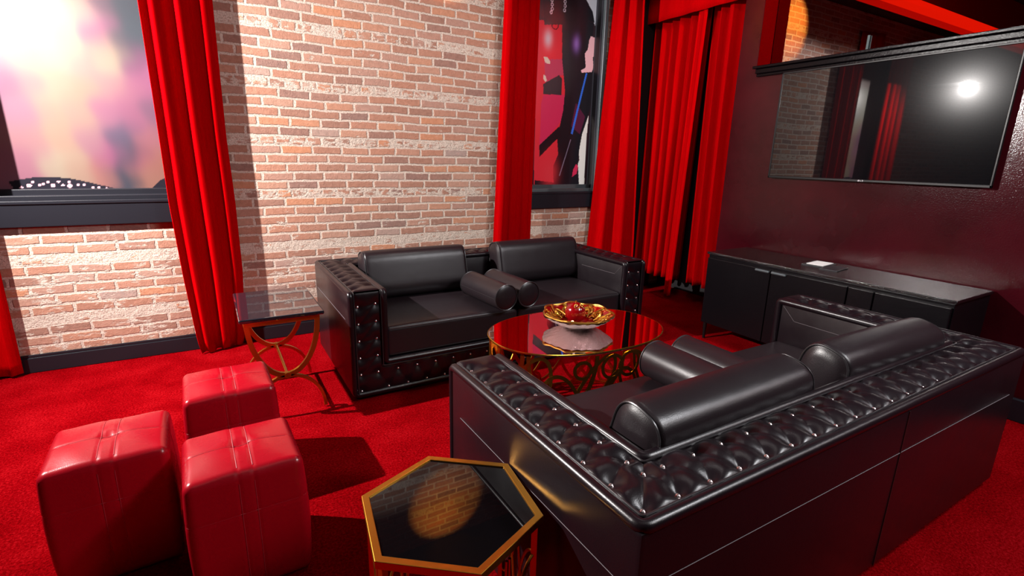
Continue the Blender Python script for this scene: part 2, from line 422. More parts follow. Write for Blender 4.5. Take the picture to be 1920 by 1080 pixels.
P2 = [((222, 45, 58),[(2.743, 2.607), (3.028, 2.63), (3.09, 1.959), (3.073, 1.849), (3.016, 1.588), (3.037, 1.42), (2.994, 1.093), (2.759, 1.096)]),
((200, 42, 85),[(2.836, 1.976), (3.088, 1.995), (3.072, 1.776), (3.01, 1.699), (2.811, 1.508), (2.816, 1.904)]),
((185, 60, 90),[(2.833, 2.286), (3.046, 2.309), (3.077, 2.172), (2.986, 2.155), (2.853, 2.082)]),
((175, 182, 190),[(3.249, 2.947), (3.461, 2.982), (3.408, 2.648), (3.389, 2.671), (3.374, 2.713), (3.331, 2.792), (3.272, 2.851)]),
((20, 20, 26),[(2.765, 3.086), (3.233, 3.174), (3.286, 2.853), (3.37, 2.764), (3.401, 2.673), (3.328, 2.682), (3.247, 2.643), (3.029, 2.605), (2.82, 2.577)]),
((24, 22, 28),[(3.017, 2.629), (3.256, 2.679), (3.389, 2.666), (3.386, 2.558), (3.345, 2.517), (3.481, 2.301), (3.426, 2.039), (3.402, 1.869), (3.307, 1.618), (3.28, 1.347), (3.324, 1.079), (3.019, 1.083), (2.988, 1.209), (2.983, 1.324), (3.047, 1.458), (3.016, 1.588), (3.073, 1.849), (3.086, 2.03), (3.035, 2.308)]),
((75, 25, 50),[(3.224, 1.932), (3.348, 1.809), (3.293, 1.636), (3.177, 1.707)]),
((222, 212, 206),[(3.392, 1.831), (3.379, 1.601), (3.383, 1.078), (3.324, 1.079), (3.288, 1.347), (3.303, 1.386), (3.292, 1.464), (3.32, 1.637)]),
((26, 20, 28),[(2.831, 2.071), (2.919, 2.119), (3.008, 2.166), (3.045, 2.134), (3.046, 1.988), (2.835, 1.983)]),
((28, 18, 24),[(2.81, 1.517), (3.034, 1.7), (3.067, 1.609), (2.994, 1.565), (2.815, 1.406)]),
((30, 22, 30),[(2.767, 1.187), (3.015, 1.161), (3.315, 1.139), (3.327, 1.069), (2.771, 1.076)]),
((190, 40, 75),[(3.263, 1.346), (3.292, 1.327), (3.277, 1.248), (3.221, 1.219), (3.229, 1.287)]),
((228, 165, 172),[(3.362, 2.546), (3.421, 2.544), (3.434, 2.386), (3.401, 2.364), (3.418, 2.276), (3.399, 2.229), (3.277, 2.212), (3.264, 2.232), (3.322, 2.263), (3.301, 2.386), (3.335, 2.428), (3.346, 2.509)]),
((238, 195, 178),[(2.821, 2.31), (2.865, 2.307), (2.898, 2.276), (2.899, 2.25), (2.845, 2.257)]),
((238, 195, 178),[(2.828, 2.157), (2.855, 2.143), (2.87, 2.104), (2.853, 2.089), (2.83, 2.114)]),
((45, 95, 195),[(3.326, 2.213), (3.346, 2.215), (3.202, 1.633), (3.179, 1.639)]),
((120, 110, 130),[(3.178, 1.585), (3.185, 1.579), (3.067, 1.225), (3.057, 1.228)]) ]
HUMP=[(-1.001, 1.12), (-1.03, 1.19), (-0.981, 1.2), (-0.918, 1.213), (-0.817, 1.216), (-0.741, 1.21), (-0.664, 1.189), (-0.586, 1.165), (-0.52, 1.144),(-.52,1.12)]
TRI=[(-0.317, 1.142), (-0.266, 1.195), (-0.218, 1.216), (-.09,1.26),(-.09,1.12),(-.317,1.12)]
STUDS=[(-0.976, 1.155), (-0.938, 1.165), (-0.888, 1.168), (-0.869, 1.174), (-0.825, 1.164), (-0.778, 1.167), (-0.745, 1.163), (-0.702, 1.166), (-0.675, 1.169), (-0.632, 1.149), (-0.602, 1.152), (-0.562, 1.141), (-0.918, 1.184), (-0.847, 1.187), (-0.796, 1.187), (-0.744, 1.186)]

def paint1(X, Z):
    A = np.array(P1); A[:, 4] = np.maximum(A[:, 4], np.minimum(A[:, 3]*.86, 235)); num = np.zeros((len(X), 3)); den = np.zeros(len(X))
    Xw = X+.012*np.sin(Z*31)+.01*np.sin(X*47+Z*13)
    for x, z, *c in A:
        w_ = np.exp(-((Xw-x)**2*1.5+(Z-z)**2)/(2*.060**2))+1e-9/((X-x)**2+(Z-z)**2+.01)
        num += w_[:, None]*lin(c); den += w_
    col = (num/den[:, None]*.86+.10)*.20
    hump = in_poly(X, Z, HUMP) | in_poly(X, Z, TRI); col[hump] = lin((32, 30, 38))
    for i, (x, z) in enumerate(STUDS):
        r = .011 if i in (1, 4, 6) else .0065
        col[(X-x)**2+(Z-z)**2 < r*r] = lin((250, 190, 205))
    return col
def paint2(X, Z):
    col = np.tile(lin((40, 25, 32)), (len(X), 1))
    for c, pts in P2: col[in_poly(X, Z, pts)] = lin(c)
    def glow(x, z, r, c, k=1):
        w_ = (np.exp(-((X-x)**2+((Z-z)*.6)**2)/(2*r*r))*k)[:, None]; return col*(1-w_)+lin(c)*w_
    col = glow(2.868, 2.466, .03, (250, 190, 200), .9); col = glow(3.189, 2.46, .028, (135, 100, 175), .8)
    col = glow(2.95, 1.25, .06, (250, 60, 70), .6)
    for x, z in ((2.895, 2.79), (2.899, 2.755), (2.901, 2.72), (2.89, 2.69), (3.041, 2.80), (3.043, 2.765), (3.039, 2.728)):
        d = np.hypot(X-x, Z-z); col[(d < .016) & (d > .008)] = lin((190, 190, 200))
    d = np.hypot(X-2.94, (Z-2.585)*1.2); col[(d < .040) & (d > .031)] = lin((35, 20, 26))
    m_ = (np.abs(np.sin(X*900)) > .9) & (Z < 1.12); col[m_] *= .7
    return np.clip(col*1.35, 0, .9)
poster('printed_panel', W1[0]+.012, W1[1]-.012, 1.135, W1[3]-.012, .006, paint1, 'window sized print in blurred pink, orange and white with a rhinestone strap along its bottom')
poster('printed_panel', W2[0]+.012, W2[1]-.012, 1.12, W2[3]-.012, .005, paint2, 'narrow window print of a black coat, red cloth and hand on a blue cane')

# ------------------------------------------------------------------ curtains
def curtain(label, z1, z0, edge, folds, amp, ymid, group, axis='x', phase=0, flat=0, nu=150, nz=46, seed=0, name='curtain', skew=0.0):
    """edge(z) -> (a, b): where the two sides hang at height z"""
    rng = random.Random(seed); ph = [rng.uniform(0, 6.28) for _ in range(6)]
    U = np.linspace(0, 1, nu); Zs = np.linspace(z1, z0, nz); P = np.zeros((nz, nu, 3))
    for i, z in enumerate(Zs):
        a, b_ = edge(z); v = (z-z0)/(z1-z0)
        s = a+(b_-a)*(U+.012*np.sin(2*PI*folds*U*2+ph[0]))
        uu = U+.02*np.sin(3*v+ph[1])*np.sin(PI*U)
        d = np.sin(2*PI*folds*uu+phase)+.35*np.sin(2*PI*folds*.5*uu+ph[2]+v*.8)+.22*np.sin(2*PI*folds*1.9*uu+ph[3]-v*.6)
        d = np.sign(d)*np.abs(d)**.8
        d = d*amp*(.75+.25*(1-v))*(1-.45*U*(skew > 0))+skew*(U-.5)
        if axis == 'x': P[i, :, 0] = s; P[i, :, 1] = ymid+d
        else: P[i, :, 1] = s; P[i, :, 0] = ymid+d
        P[i, :, 2] = z+(.004*np.sin(9*U*folds+ph[4]) if i == nz-1 else 0)
    t_ = tag(MB().grid(P).build(name, 'red_velvet'), label, 'curtain', group)
    m_ = t_.modifiers.new('thickness', 'SOLIDIFY'); m_.thickness = .004; m_.offset = 0
    return t_
def tab(zs, a, b_): return lambda z: (float(np.interp(z, zs, a)), float(np.interp(z, zs, b_)))
G = 'red velvet curtains along the brick wall'
curtain('red velvet curtain panel at the far left edge, beside the printed window', 3.15, .015, tab([0, 1, 3], [-1.62, -1.60, -1.58], [-1.12, -1.12, -1.15]), 4, .026, 4.045, G, seed=3, skew=.09)
curtain('tall red velvet curtain between the pink print and bare brick, behind the side table', 3.15, .012, tab([0, .1, .565, 1.06, 1.5, 3.2], [-.145, -.165, -.195, -.216, -.218, -.235], [.115, .135, .165, .167, .157, .175]), 3, .024, 4.04, G, phase=.6, seed=5, skew=.10)
curtain('red velvet curtain hanging behind the two seat sofa, left of the narrow printed window', 3.15, .015, tab([0, .7, 2.64, 3.2], [2.17, 2.19, 2.265, 2.28], [2.63, 2.63, 2.655, 2.67]), 3, .024, 4.05, G, phase=2, seed=8, skew=.08)
curtain('red velvet curtain in the room corner, right of the narrow printed window', 3.15, .015, tab([0, .6, 2.85, 3.2], [3.28, 3.315, 3.47, 3.48], [3.86, 3.84, 3.735, 3.73]), 2.5, .036, 4.0, G, phase=1, seed=11, skew=-.08)
G = 'red velvet doorway curtains left of the television wall'
curtain('red velvet curtain beside the room corner, left one of the doorway pair under the valance', 2.85, .21, tab([0, 3], [4.16, 4.16], [3.53, 3.44]), 6.5, .060, 4.085, G, axis='y', seed=21, nu=260)
curtain('red velvet curtain touching the dark television wall, right one of the doorway pair', 2.85, .21, tab([0, 3], [3.40, 3.425], [2.86, 2.90]), 4, .060, 4.085, G, axis='y', seed=23, nu=200)
curtain('narrow red velvet strip hanging lowest, in the gap of the doorway curtains', 2.85, .05, tab([0, 3], [3.60, 3.50], [3.52, 3.40]), 1, .012, 3.985, G, axis='y', seed=25, nu=40)
v_ = MB(); P = np.zeros((8, 90, 3)); Y_ = np.linspace(4.20, 2.90, 90)
for i, z in enumerate(np.linspace(3.2, 2.70, 8)): P[i, :, 0] = 3.955+.006*np.sin(Y_*23+z*4); P[i, :, 1] = Y_; P[i, :, 2] = z
o = tag(v_.grid(P).build('valance', 'red_velvet'), 'flat red velvet valance across the top of the doorway curtains', 'valance')
m_ = o.modifiers.new('thickness', 'SOLIDIFY'); m_.thickness = .008; m_.offset = 0

# ------------------------------------------------------------------ mirror, ceiling beam, lamp fixtures
o = MB().box(MX-.012, MX, -3.1, 2.755, 2.134, 3.385).build('wall_mirror', 'mirror', smooth=False)
tag(o, 'long mirror set back above the black ledge over the television', 'mirror')
o = thing('ceiling_beam', 'red lit beam crossing the dark ceiling, seen in the mirror over the television', 'beam', (0, 3.0, 3.0))
MB().box(-3.0, 3.84, -.13, .15, .045, .40, .004).build('beam_body', 'beam_red', o, smooth=False)
MB().box(-3.0, 3.84, .0, .15, 0, .045).build('soft_light_strip', 'led_red_soft', o, smooth=False)
MB().box(-3.0, 3.84, -.13, -.002, -.01, .045).build('bright_light_strip', 'led_red', o, smooth=False)
o = thing('flood_lamp', 'small white flood lamp mirrored as a bright point in the television screen', 'lamp', tuple(KEY))
MB().box(-.09, .02, -.07, .07, .035, .12, .01).build('lamp_housing', 'plastic_black', o, smooth=False)
MB().tube([(-.03, 0, .12), (-.03, 0, CEIL-KEY.z)], .012, 10).build('stem', 'plastic_black', o)
MB().prism([(-.12, -.14), (.10, -.20), (.42, -.10), (.42, .36), (.0, .42), (-.12, .14)], .05, .056).build('visor', 'plastic_black', o, smooth=False)
MB().lathe([(0, .03), (.028, .03), (.028, .034), (0, .034)], 24).build('lens', 'lamp_lens', o)
o = tag(MB().tube([(0, 0, 0), (0, 0, .125)], .0085, 12).build('metal_post', 'grey_steel', loc=(4.006, 2.04, 2.132)), 'thin grey metal post standing on the ledge above the television', 'post')

# ------------------------------------------------------------------ television
tv = thing('television', 'large black flat television mounted on the dark maroon wall', 'television', (3.815, 1.825, 1.288))
MB().box(.012, .042, -.655, .655, .03, .735, .008).build('back_shell', 'plastic_black', tv, smooth=False)
b = MB(); HW, HT = .682, .768
b.box(-.004, .014, -HW, HW, 0, .017, .003); b.box(-.004, .014, -HW, HW, HT-.012, HT, .003)
b.box(-.004, .014, -HW, -HW+.012, .0, HT, .003); b.box(-.004, .014, HW-.012, HW, .0, HT, .003)
b.build('bezel', 'plastic_black', tv, smooth=False)
MB().box(.0, .010, -HW+.010, HW-.010, .015, HT-.010).build('screen', 'tv_screen', tv, smooth=False)
b = MB()
b.tube([(-.0055, .0165+.0045*math.cos(a), .0085+.0045*math.sin(a)) for a in np.linspace(0, 2*PI, 17)[:-1]], .0011, 6, closed=True)
b.box(-.0065, -.004, .0155, .0175, .0055, .0105)
for y_ in (.006,): b.box(-.0065, -.004, y_-.0008, y_+.0008, .0045, .0125); b.box(-.0065, -.004, y_-.006, y_, .0045, .0058)
b.tube([(-.0055, -.0075+.004*math.cos(a), .0085+.004*math.sin(a)) for a in np.linspace(.6, 5.6, 14)], .0009, 6); b.box(-.0065, -.004, -.0115, -.0075, .0075, .009)
b.build('logo', 'logo_pale', tv, smooth=False)
MB().box(.042, .0445, -.2, .2, .2, .55).build('wall_bracket', 'plastic_black', tv, smooth=False)

# ------------------------------------------------------------------ media cabinet
cb = thing('media_cabinet', 'long low black lacquered cabinet on thin legs below the television', 'cabinet', (3.36, 1.03, 0))
CL, CD, CH = 1.585, .48, .715
MB().box(.004, CD, .004, CL-.004, .135, CH-.022, .004).build('carcass', 'black_lacquer', cb, smooth=False)
MB().box(-.012, CD, -.006, CL+.006, CH-.020, CH, .004).build('cabinet_top', 'cabinet_top_lacquer', cb, smooth=False)
ys = [.0, .392, .530+.0, 1.04, CL]; ys = [0.008, .40, .795, 1.045+.145, CL-.008]
ys = [.008, .385, .533, 1.043, CL-.008]
for k in range(4):
    d = MB().box(-.016, .004, ys[k]+.003, ys[k+1]-.003, .142, CH-.045, .004).build('door', 'black_lacquer', cb, smooth=False)
hm = None
for y_, s in ((1.043, 1), (1.043, -1)):
    h = MB().box(-.030, -.014, min(y_+s*.008, y_+s*.115), max(y_+s*.008, y_+s*.115), CH-.066, CH-.050, .005).build('handle', 'frame_steel', cb, smooth=False)
for x_, y_ in ((.02, .05), (.02, CL/2), (.02, CL-.03), (CD-.05, .05), (CD-.05, CL-.05)):
    MB().tube([(x_, y_, .14), (x_, y_, .0)], lambda t_: .016-.005*t_, 10).build('leg', 'plastic_black', cb)
o = tag(MB().box(-.1, .1, -.055, .055, 0, .006, .002).build('leather_folder', 'folder_black', loc=(3.60, 1.79, CH), smooth=False), 'flat black folder lying on the cabinet, partly under the white card', 'folder'); o.rotation_euler.z = .15
o = tag(MB().box(-.085, .085, -.055, .055, 0, .003).build('white_card', 'white_card', loc=(3.665, 1.92, CH+.0065), smooth=False), 'white card lying on the black cabinet below the television', 'card'); o.rotation_euler.z = .12
o = tag(MB().box(-.10, .10, -.075, .075, 0, .006, .002).build('leather_folder', 'folder_black', loc=(3.65, 1.92, CH), smooth=False), 'flat black folder lying directly under the white card on the cabinet', 'folder'); o.rotation_euler.z = .12

# ================================================================== sofas
SW, SD, AW, ZT = 2.22, .98, .205, .645
SC = {}
def seglist_dist(X, Y, segs):
    d = np.full(X.shape, 9.)
    for (x1, y1), (x2, y2) in segs:
        dx, dy = x2-x1, y2-y1; L = dx*dx+dy*dy+1e-12
        t_ = np.clip(((X-x1)*dx+(Y-y1)*dy)/L, 0, 1); d = np.minimum(d, np.hypot(X-x1-t_*dx, Y-y1-t_*dy))
    return d
def tuft_height(X, Y, btn, creases, edge, H=.027):
    db = np.full(X.shape, 9.)
    for x, y in btn: db = np.minimum(db, np.hypot(X-x, Y-y))
    dc = seglist_dist(X, Y, creases)
    h = H*(1-.98*np.exp(-(db/.026)**1.4))*(1-.16*np.exp(-(dc/.004)))*(1-.16*np.exp(-(dc/.020)**2))
    return h*(1-np.exp(-np.maximum(edge, 0)/.010))+.001
# staggered buttons along one straight band; returns buttons + creases in (along, across)
def pattern(L, a0, n, sp, r1, r2, lo, hi, first=0):
    B = []; Cc = []
    o_ = [(a0+k*sp, r1) for k in range(n)]; i_ = [(a0+(k+.5)*sp, r2) for k in range(n-1)]
    B = o_+i_
    for k in range(n-1):
        Cc += [(o_[k], i_[k]), (i_[k], o_[k+1])]
    Cc += [(p, (p[0], lo)) for p in o_]+[(p, (p[0], hi)) for p in i_]
    return B, Cc
R1, R2, E0, E1 = .052, .152, .022, .186
def build_sofa_meshes():
    # ---- frame: U plan with a low front rail
    m_ = MB(); i = AW
    m_.prism([(0, .012), (i, .012), (i, SD-i), (SW-i, SD-i), (SW-i, .012), (SW, .012), (SW, SD), (0, SD)], .035, ZT, .012, 2)
    m_.box(i-.01, SW-i+.01, .012, SD-i+.01, .035, .235, .004)
    SC['frame'] = m_
    SC['plinth'] = MB().box(.03, SW-.03, .04, SD-.03, 0, .04)
    # ---- top band (plan coordinates)
    B, Cc = [], []
    n = 8; sp = .107
    for side in (0, 1):
        b0, c0 = pattern(SD, .075, n, sp, R1, R2, E0, E1)
        f_ = (lambda p: (p[1], p[0])) if side == 0 else (lambda p: (SW-p[1], p[0]))
        b0 = [p for p in b0 if p[0] < SD-.06-(.11 if p[1] == R2 else 0)]
        B += [f_(p) for p in b0]; Cc += [(f_(a), f_(c)) for a, c in c0 if max(a[0], c[0]) < SD-.08]
    nb = 20; spb = (SW-2*R1)/(nb-1)
    ob = [(R1+k*spb, SD-R1) for k in range(nb)]; ib = [(R1+(k+.5)*spb, SD-R2) for k in range(nb-1)]
    ib = [(max(R2, min(SW-R2, x)), y) for x, y in ib]
    B += ob+ib
    for k in range(nb-1): Cc += [(ob[k], ib[k]), (ib[k], ob[k+1])]
    Cc += [(p, (p[0], SD-E0)) for p in ob[1:-1]]+[(p, (p[0], SD-E1)) for p in ib[1:-1]]
    Cc += [((E0, SD-E0), (E1, SD-E1)), ((SW-E0, SD-E0), (SW-E1, SD-E1))]
    SC['topB'] = B
    def top(Xg, Yg):
        e = np.minimum.reduce([Xg-E0+.0, SW-E0-Xg, SD-E0-Yg, Yg-(-.01)])
        inner = np.maximum.reduce([E1-Xg, Xg-(SW-E1), Yg-(SD-E1)])
        e = np.minimum(e, inner); return tuft_height(Xg, Yg, B, Cc, e)
    m_ = MB(); st = .006
    def strip(p0, p1, q0, q1, nu, nv):
        """outer line p0->p1, inner line q0->q1"""
        u = np.linspace(0, 1, nu)[:, None, None]; v = np.linspace(0, 1, nv)[None, :, None]
        p0, p1, q0, q1 = map(np.array, (p0, p1, q0, q1)); A = p0+(p1-p0)*u; Bq = q0+(q1-q0)*u
        return A+(Bq-A)*v
    for (p0, p1, q0, q1) in (((E0, .0), (E0, SD-E0), (E1, .0), (E1, SD-E1)), ((SW-E0, .0), (SW-E0, SD-E0), (SW-E1, .0), (SW-E1, SD-E1)),
                             ((E0, SD-E0), (SW-E0, SD-E0), (E1, SD-E1), (SW-E1, SD-E1))):
        L = math.hypot(p1[0]-p0[0], p1[1]-p0[1]); Pq = strip(p0, p1, q0, q1, int(L/.0052), 32)
        Hh = top(Pq[..., 0], Pq[..., 1]); m_.grid(np.dstack([Pq, ZT+Hh]))
    SC['band_top'] = m_
    # ---- front band: (x, z) plane, facing -y
    Bf = []; Cf = []; spf = .102; z0 = .062
    nc = 6
    oz = [z0+.0+k*spf for k in range(nc)]; iz = [z0+.5*spf+.05+k*spf for k in range(nc-1)]
    for sx in (0, 1):
        g = (lambda x: x) if sx == 0 else (lambda x: SW-x)
        o_ = [(g(R1), z) for z in oz]; i_ = [(g(R2), .165+k*.104) for k in range(5)]
        Bf += o_+i_
        for k in range(5):
            Cf += [(i_[k], o_[k+1])] + ([(i_[k], o_[k])] if k else [])
        Cf += [(p, (g(E0), p[1])) for p in o_]+[(p, (g(E1), p[1])) for p in i_[1:]]
    nr = 17; up = [(R2+(k)*(SW-2*R2)/(nr-1), .165) for k in range(nr)]
    lo = [(R2+(k+.5)*(SW-2*R2)/(nr-1), z0) for k in range(nr-1)]
    Bf += up[1:-1]+lo
    for k in range(nr-1): Cf += [(up[k], lo[k]), (lo[k], up[k+1])]
    Cf += [(p, (p[0], .205)) for p in up[1:-1]]+[(p, (p[0], .045)) for p in lo]
    SC['frontB'] = Bf
    def front(Xg, Zg):
        e = np.minimum.reduce([Xg-E0, SW-E0-Xg, Zg-.04, ZT+.02-Zg])
        inner = np.maximum.reduce([E1-Xg, Xg-(SW-E1), .212-Zg]); return tuft_height(Xg, Zg, Bf, Cf, np.minimum(e, inner), .018)
    m_ = MB()
    for x0, x1 in ((E0, E1), (SW-E1, SW-E0)):
        Xg, Zg = np.meshgrid(np.linspace(x0, x1, 32), np.linspace(.04, ZT+.008, 116), indexing='ij')
        m_.grid(np.dstack([Xg, .012-front(Xg, Zg), Zg]))
    Xg, Zg = np.meshgrid(np.linspace(E1, SW-E1, 330), np.linspace(.04, .212, 34), indexing='ij')
    m_.grid(np.dstack([Xg, .012-front(Xg, Zg), Zg]))
    SC['band_front'] = m_
    # ---- rolls and piping
    a = .013
    outer = [(a, .0, ZT+.004), (a, SD-a, ZT+.004), (SW-a, SD-a, ZT+.004), (SW-a, .0, ZT+.004), (SW-a, .004, .045), (a, .004, .045)]
    SC['roll_outer'] = MB().tube(densify(rounded(outer, .022, 5), .05, True), .0165, 10, closed=True)
    c = AW-.006
    inner = [(c, .0, ZT+.004), (c, SD-c, ZT+.004), (SW-c, SD-c, ZT+.004), (SW-c, .0, ZT+.004), (SW-c, .004, .224), (c, .004, .224)]
    SC['roll_inner'] = MB().tube(densify(rounded(inner, .018, 4), .05, True), .0195, 12, closed=True)
    for nm, q, rr in (('pip1', .031, .0032), ('pip2', .180, .0032)):
        m_ = MB(); SC[nm] = m_
        zz = ZT+.0135; P = [(q, -.006, zz), (q, SD-q, zz), (SW-q, SD-q, zz), (SW-q, -.006, zz), (SW-q, -.010, .2 if q > .1 else .05), (q, -.010, .2 if q > .1 else .05)]
        if q > .1: P[4] = (SW-q, -.010, .206); P[5] = (q, -.010, .206)
        m_.tube(densify(rounded(P, .01, 3), .08, True), rr, 6, closed=True)
    # ---- stitched seams
    m_ = MB(); r = .0011; zs = .485
    for x in (-.0006, SW+.0006): m_.tube([(x, .09, zs), (x, SD-.06, zs)], r, 5)
    m_.tube([(.08, SD+.0006, .47), (SW-.03, SD+.0006, .50)], r, 5)
    for x, s in ((AW+.0012, 1), (SW-AW-.0012, -1)):
        m_.tube([(x, .03, ZT-.02), (x, .10, .555), (x, .50, .55)], r, 5)
    SC['stitch'] = m_
    SC['seam'] = MB().tube([(SW*.47, SD+.0004, ZT-.01), (SW*.47, SD+.0004, .45), (SW*.47+.004, SD+.0004, .04)], .0022, 6)
    # ---- seat cushion (centred, top at z=0)
    cw = SW/2-AW-.004; cd = SD-AW-.02
    def crown(P, N):
        q = P.copy(); u = P[..., 0]/(cw/2); v = P[..., 1]/(cd/2)
        up = N[..., 2] > .1
        q[..., 2] += np.where(P[..., 2] > 0, .012*(1-u**4)*(1-v**4), 0); return q
    SC['cushion'] = soft_box(cw, cd, .19, .028, 14, crown)
    for nm, z in (('cp1', .080), ('cp2', -.078)):
        m_ = MB(); SC[nm] = m_
        P = rounded([(-cw/2+.004, -cd/2+.004, z), (cw/2-.004, -cd/2+.004, z), (cw/2-.004, cd/2-.004, z), (-cw/2+.004, cd/2-.004, z)], .03, 5)
        m_.tube(densify(P, .08, True), .0035, 6, closed=True)
    m_ = MB(); m_.lathe([(0, .0062), (.0042, .0050), (.0072, .0012), (.0068, -.001), (.0035, -.004), (0, -.004)], 8); SC['btn'] = m_
build_sofa_meshes()
def cached(key, name, material, parent, loc=None, smooth=True, wl=False):
    k = ('me', key)
    if k not in SC:
        o = SC[key].build(name, material, parent, smooth, loc); SC[k] = o.data
        if wl: weld(o)
        return o
    return link(name, SC[k], parent, loc)
def sofa(label, loc, rz, visible):
    s = thing('tufted_sofa', label, 'sofa', loc, rz, None)
    cached('frame', 'frame', 'black_leather', s); cached('plinth', 'plinth', 'plastic_black', s, smooth=False)
    t_ = cached('band_top', 'tufted_top_band', 'black_leather', s); f_ = cached('band_front', 'tufted_front_band', 'black_leather', s)
    cached('roll_outer', 'outer_edge_roll', 'black_leather', s); cached('roll_inner', 'inner_edge_roll', 'black_leather', s)
    cached('pip1', 'piping', 'piping_black', s); cached('pip2', 'piping', 'piping_black', s)
    o = cached('stitch', 'stitching', 'stitch_grey', s); o['label'] = 'pale thread line'
    cached('seam', 'back_seam', 'piping_black', s)
    for k in (0, 1):
        c = cached('cushion', 'seat_cushion', 'soft_leather', s, (AW+.002+(k+.5)*(SW/2-AW), .018+(SD-AW-.02)/2, .235+.095), wl=True)
        cached('cp1', 'cushion_piping', 'piping_black', c); cached('cp2', 'cushion_piping', 'piping_black', c)
    # buttons
    L = [(x, y, ZT+.0035, 0) for x, y in SC['topB']]+[(x, .0085, z, 1) for x, z in SC['frontB']]
    Mw = Matrix.Translation(Vector(loc)) @ Matrix.Rotation(rz, 4, 'Z')
    L = [q for q in L if q[3] == 0 or visible]+[q for q in L if q[3] == 1 and not visible]
    def key(q):
        p = Mw @ Vector(q[:3]); d = (p-Vector((0, 0, 1.4))).length
        return d+(4 if (q[3] == 1 and not visible) else 0)
    L.sort(key=key); me = None
    for q in L[:99]:
        o = cached('btn', 'crystal_button', 'crystal', s, q[:3])
        if q[3]: o.rotation_euler = (PI/2, 0, 0)
    rest = MB()
    for q in L[99:]:
        V, Fc = SC['btn'].V, SC['btn'].F
        rest.add([(q[0]+v[0], q[1]-(v[2] if q[3] else -v[1]), q[2]+(v[1] if q[3] else v[2])) for v in V], Fc)
    o = rest.build('crystal_buttons', 'crystal', s); o['kind'] = 'stuff'
    return s
S1 = (.60, 2.76, 0); S2 = (2.92, 1.605, 0)
sofa('black leather tufted two seat sofa standing against the brick wall, facing the room', S1, 0, True)
sofa('large black leather tufted two seat sofa in the foreground, seen from behind', S2, PI, False)

# ---- loose back cushions
def cushion_mesh():
    L, T, Hc, r, re = .745, .185, .335, .060, .022
    prof = rounded([(-T/2, 0, -Hc/2), (T/2, 0, -Hc/2), (T/2, 0, Hc/2), (-T/2, 0, Hc/2)], r*1.5, 9)
    prof = densify(prof, .025, True); n = len(prof); P = np.array([[p.x, p.z] for p in prof])
    xs = np.concatenate([[-L/2-.004], -L/2+re*(1-np.cos(np.linspace(.25, PI/2, 6))), np.linspace(-L/2+re+.02, L/2-re-.02, 22), L/2-re*(1-np.cos(np.linspace(PI/2, .25, 6))), [L/2+.004]])
    G_ = []
    for x in xs:
        d = max(0, abs(x)-(L/2-re)); ins = re-math.sqrt(max(0, re*re-min(d, re)**2)); u = abs(x)/(L/2)
        sy = (T/2-ins)/(T/2)*(1+.05*(1-u**3)); sz = (Hc/2-ins)/(Hc/2)*(1+.015*(1-u**4))
        row = np.zeros((n+1, 3)); row[:, 0] = x; row[:n, 1] = P[:, 0]*sy; row[:n, 2] = P[:, 1]*sz; row[n] = row[0]; G_.append(row)
    mb = MB().grid(np.array(G_))
    for sx, k in ((-1, 0), (1, -1)):     # domed ends
        base = G_[k][:n]; rings = [base]
        for j, (f, dx) in enumerate(((.8, .006), (.5, .010), (.2, .012))): q = base.copy(); q[:, 1:] *= f; q[:, 0] += sx*dx; rings.append(q)
        q = base.copy(); q[:, 1:] *= .001; q[:, 0] += sx*.012; rings.append(q)
        R_ = np.array([np.vstack([r_, r_[:1]]) for r_ in rings]); mb.grid(R_)
    pp = []
    for x in (-L/2+.003, L/2-.003):
        pp.append(MB()); pp[-1].tube([(x, p[0]*.935, p[1]*.965) for p in P], .0038, 6, closed=True)
    return mb, pp
cm, cp = cushion_mesh(); SC['bc'] = cm; SC['bcp1'], SC['bcp2'] = cp
def back_cushion(label, loc, rz, tilt):
    c = thing('back_cushion', label, 'cushion', loc, 0, 'black leather back cushions on the sofas'); c.rotation_euler = (tilt, 0, rz); c.rotation_mode = 'XYZ'
    cached('bc', 'cushion_body', 'soft_leather', c, wl=True); cached('bcp1', 'piping', 'piping_black', c); cached('bcp2', 'piping', 'piping_black', c); return c
back_cushion('left one of the two upright black cushions on the sofa against the brick wall', (1.228, 3.43, .592), 0, -.26)
back_cushion('right one of the two upright black cushions on the sofa against the brick wall', (2.258, 3.43, .592), 0, -.26)
back_cushion('black back cushion on the foreground sofa, the larger one nearest the camera', (1.322, .940, .585), PI+.02, -.26)
back_cushion('black back cushion on the foreground sofa, the far right one towards the television', (2.280, .938, .585), PI-.02, -.26)
# ---- bolsters
def bolster_mesh(R=.085, L=.45):
    prof = [(0, -L/2-.010), (R*.5, -L/2-.008), (R*.88, -L/2-.002), (R, -L/2+.006)]+[(R*(1+.012*math.sin(PI*t_)), -L/2+.006+(L-.012)*t_) for t_ in np.linspace(0, 1, 14)[1:-1]]+[(R, L/2-.006), (R*.88, L/2+.002), (R*.5, L/2+.008), (0, L/2+.010)]
    return MB().lathe(prof, 40)
SC['bo'] = bolster_mesh()
for nm, z in (('bop1', -.225), ('bop2', .225)): m_ = MB(); SC[nm] = m_; m_.tube([(.084*math.cos(a), .084*math.sin(a), z) for a in np.linspace(0, 2*PI, 41)[:-1]], .0038, 6, closed=True)
SC['bos'] = MB().tube([(-.0865, 0, -.22), (-.0865, 0, .22)], .0014, 5)
def bolster(label, loc, rz):
    o = thing('bolster', label, 'bolster', loc, 0, 'round black bolsters in the middle of the sofas'); o.rotation_euler = (PI/2, 0, rz)
    cached('bo', 'bolster_body', 'soft_leather', o); cached('bop1', 'piping', 'piping_black', o); cached('bop2', 'piping', 'piping_black', o); cached('bos', 'side_seam', 'piping_black', o)
ZB = .438+.085
bolster('left one of the two round black bolsters on the sofa against the brick wall', (1.570, 2.952, ZB), .07)
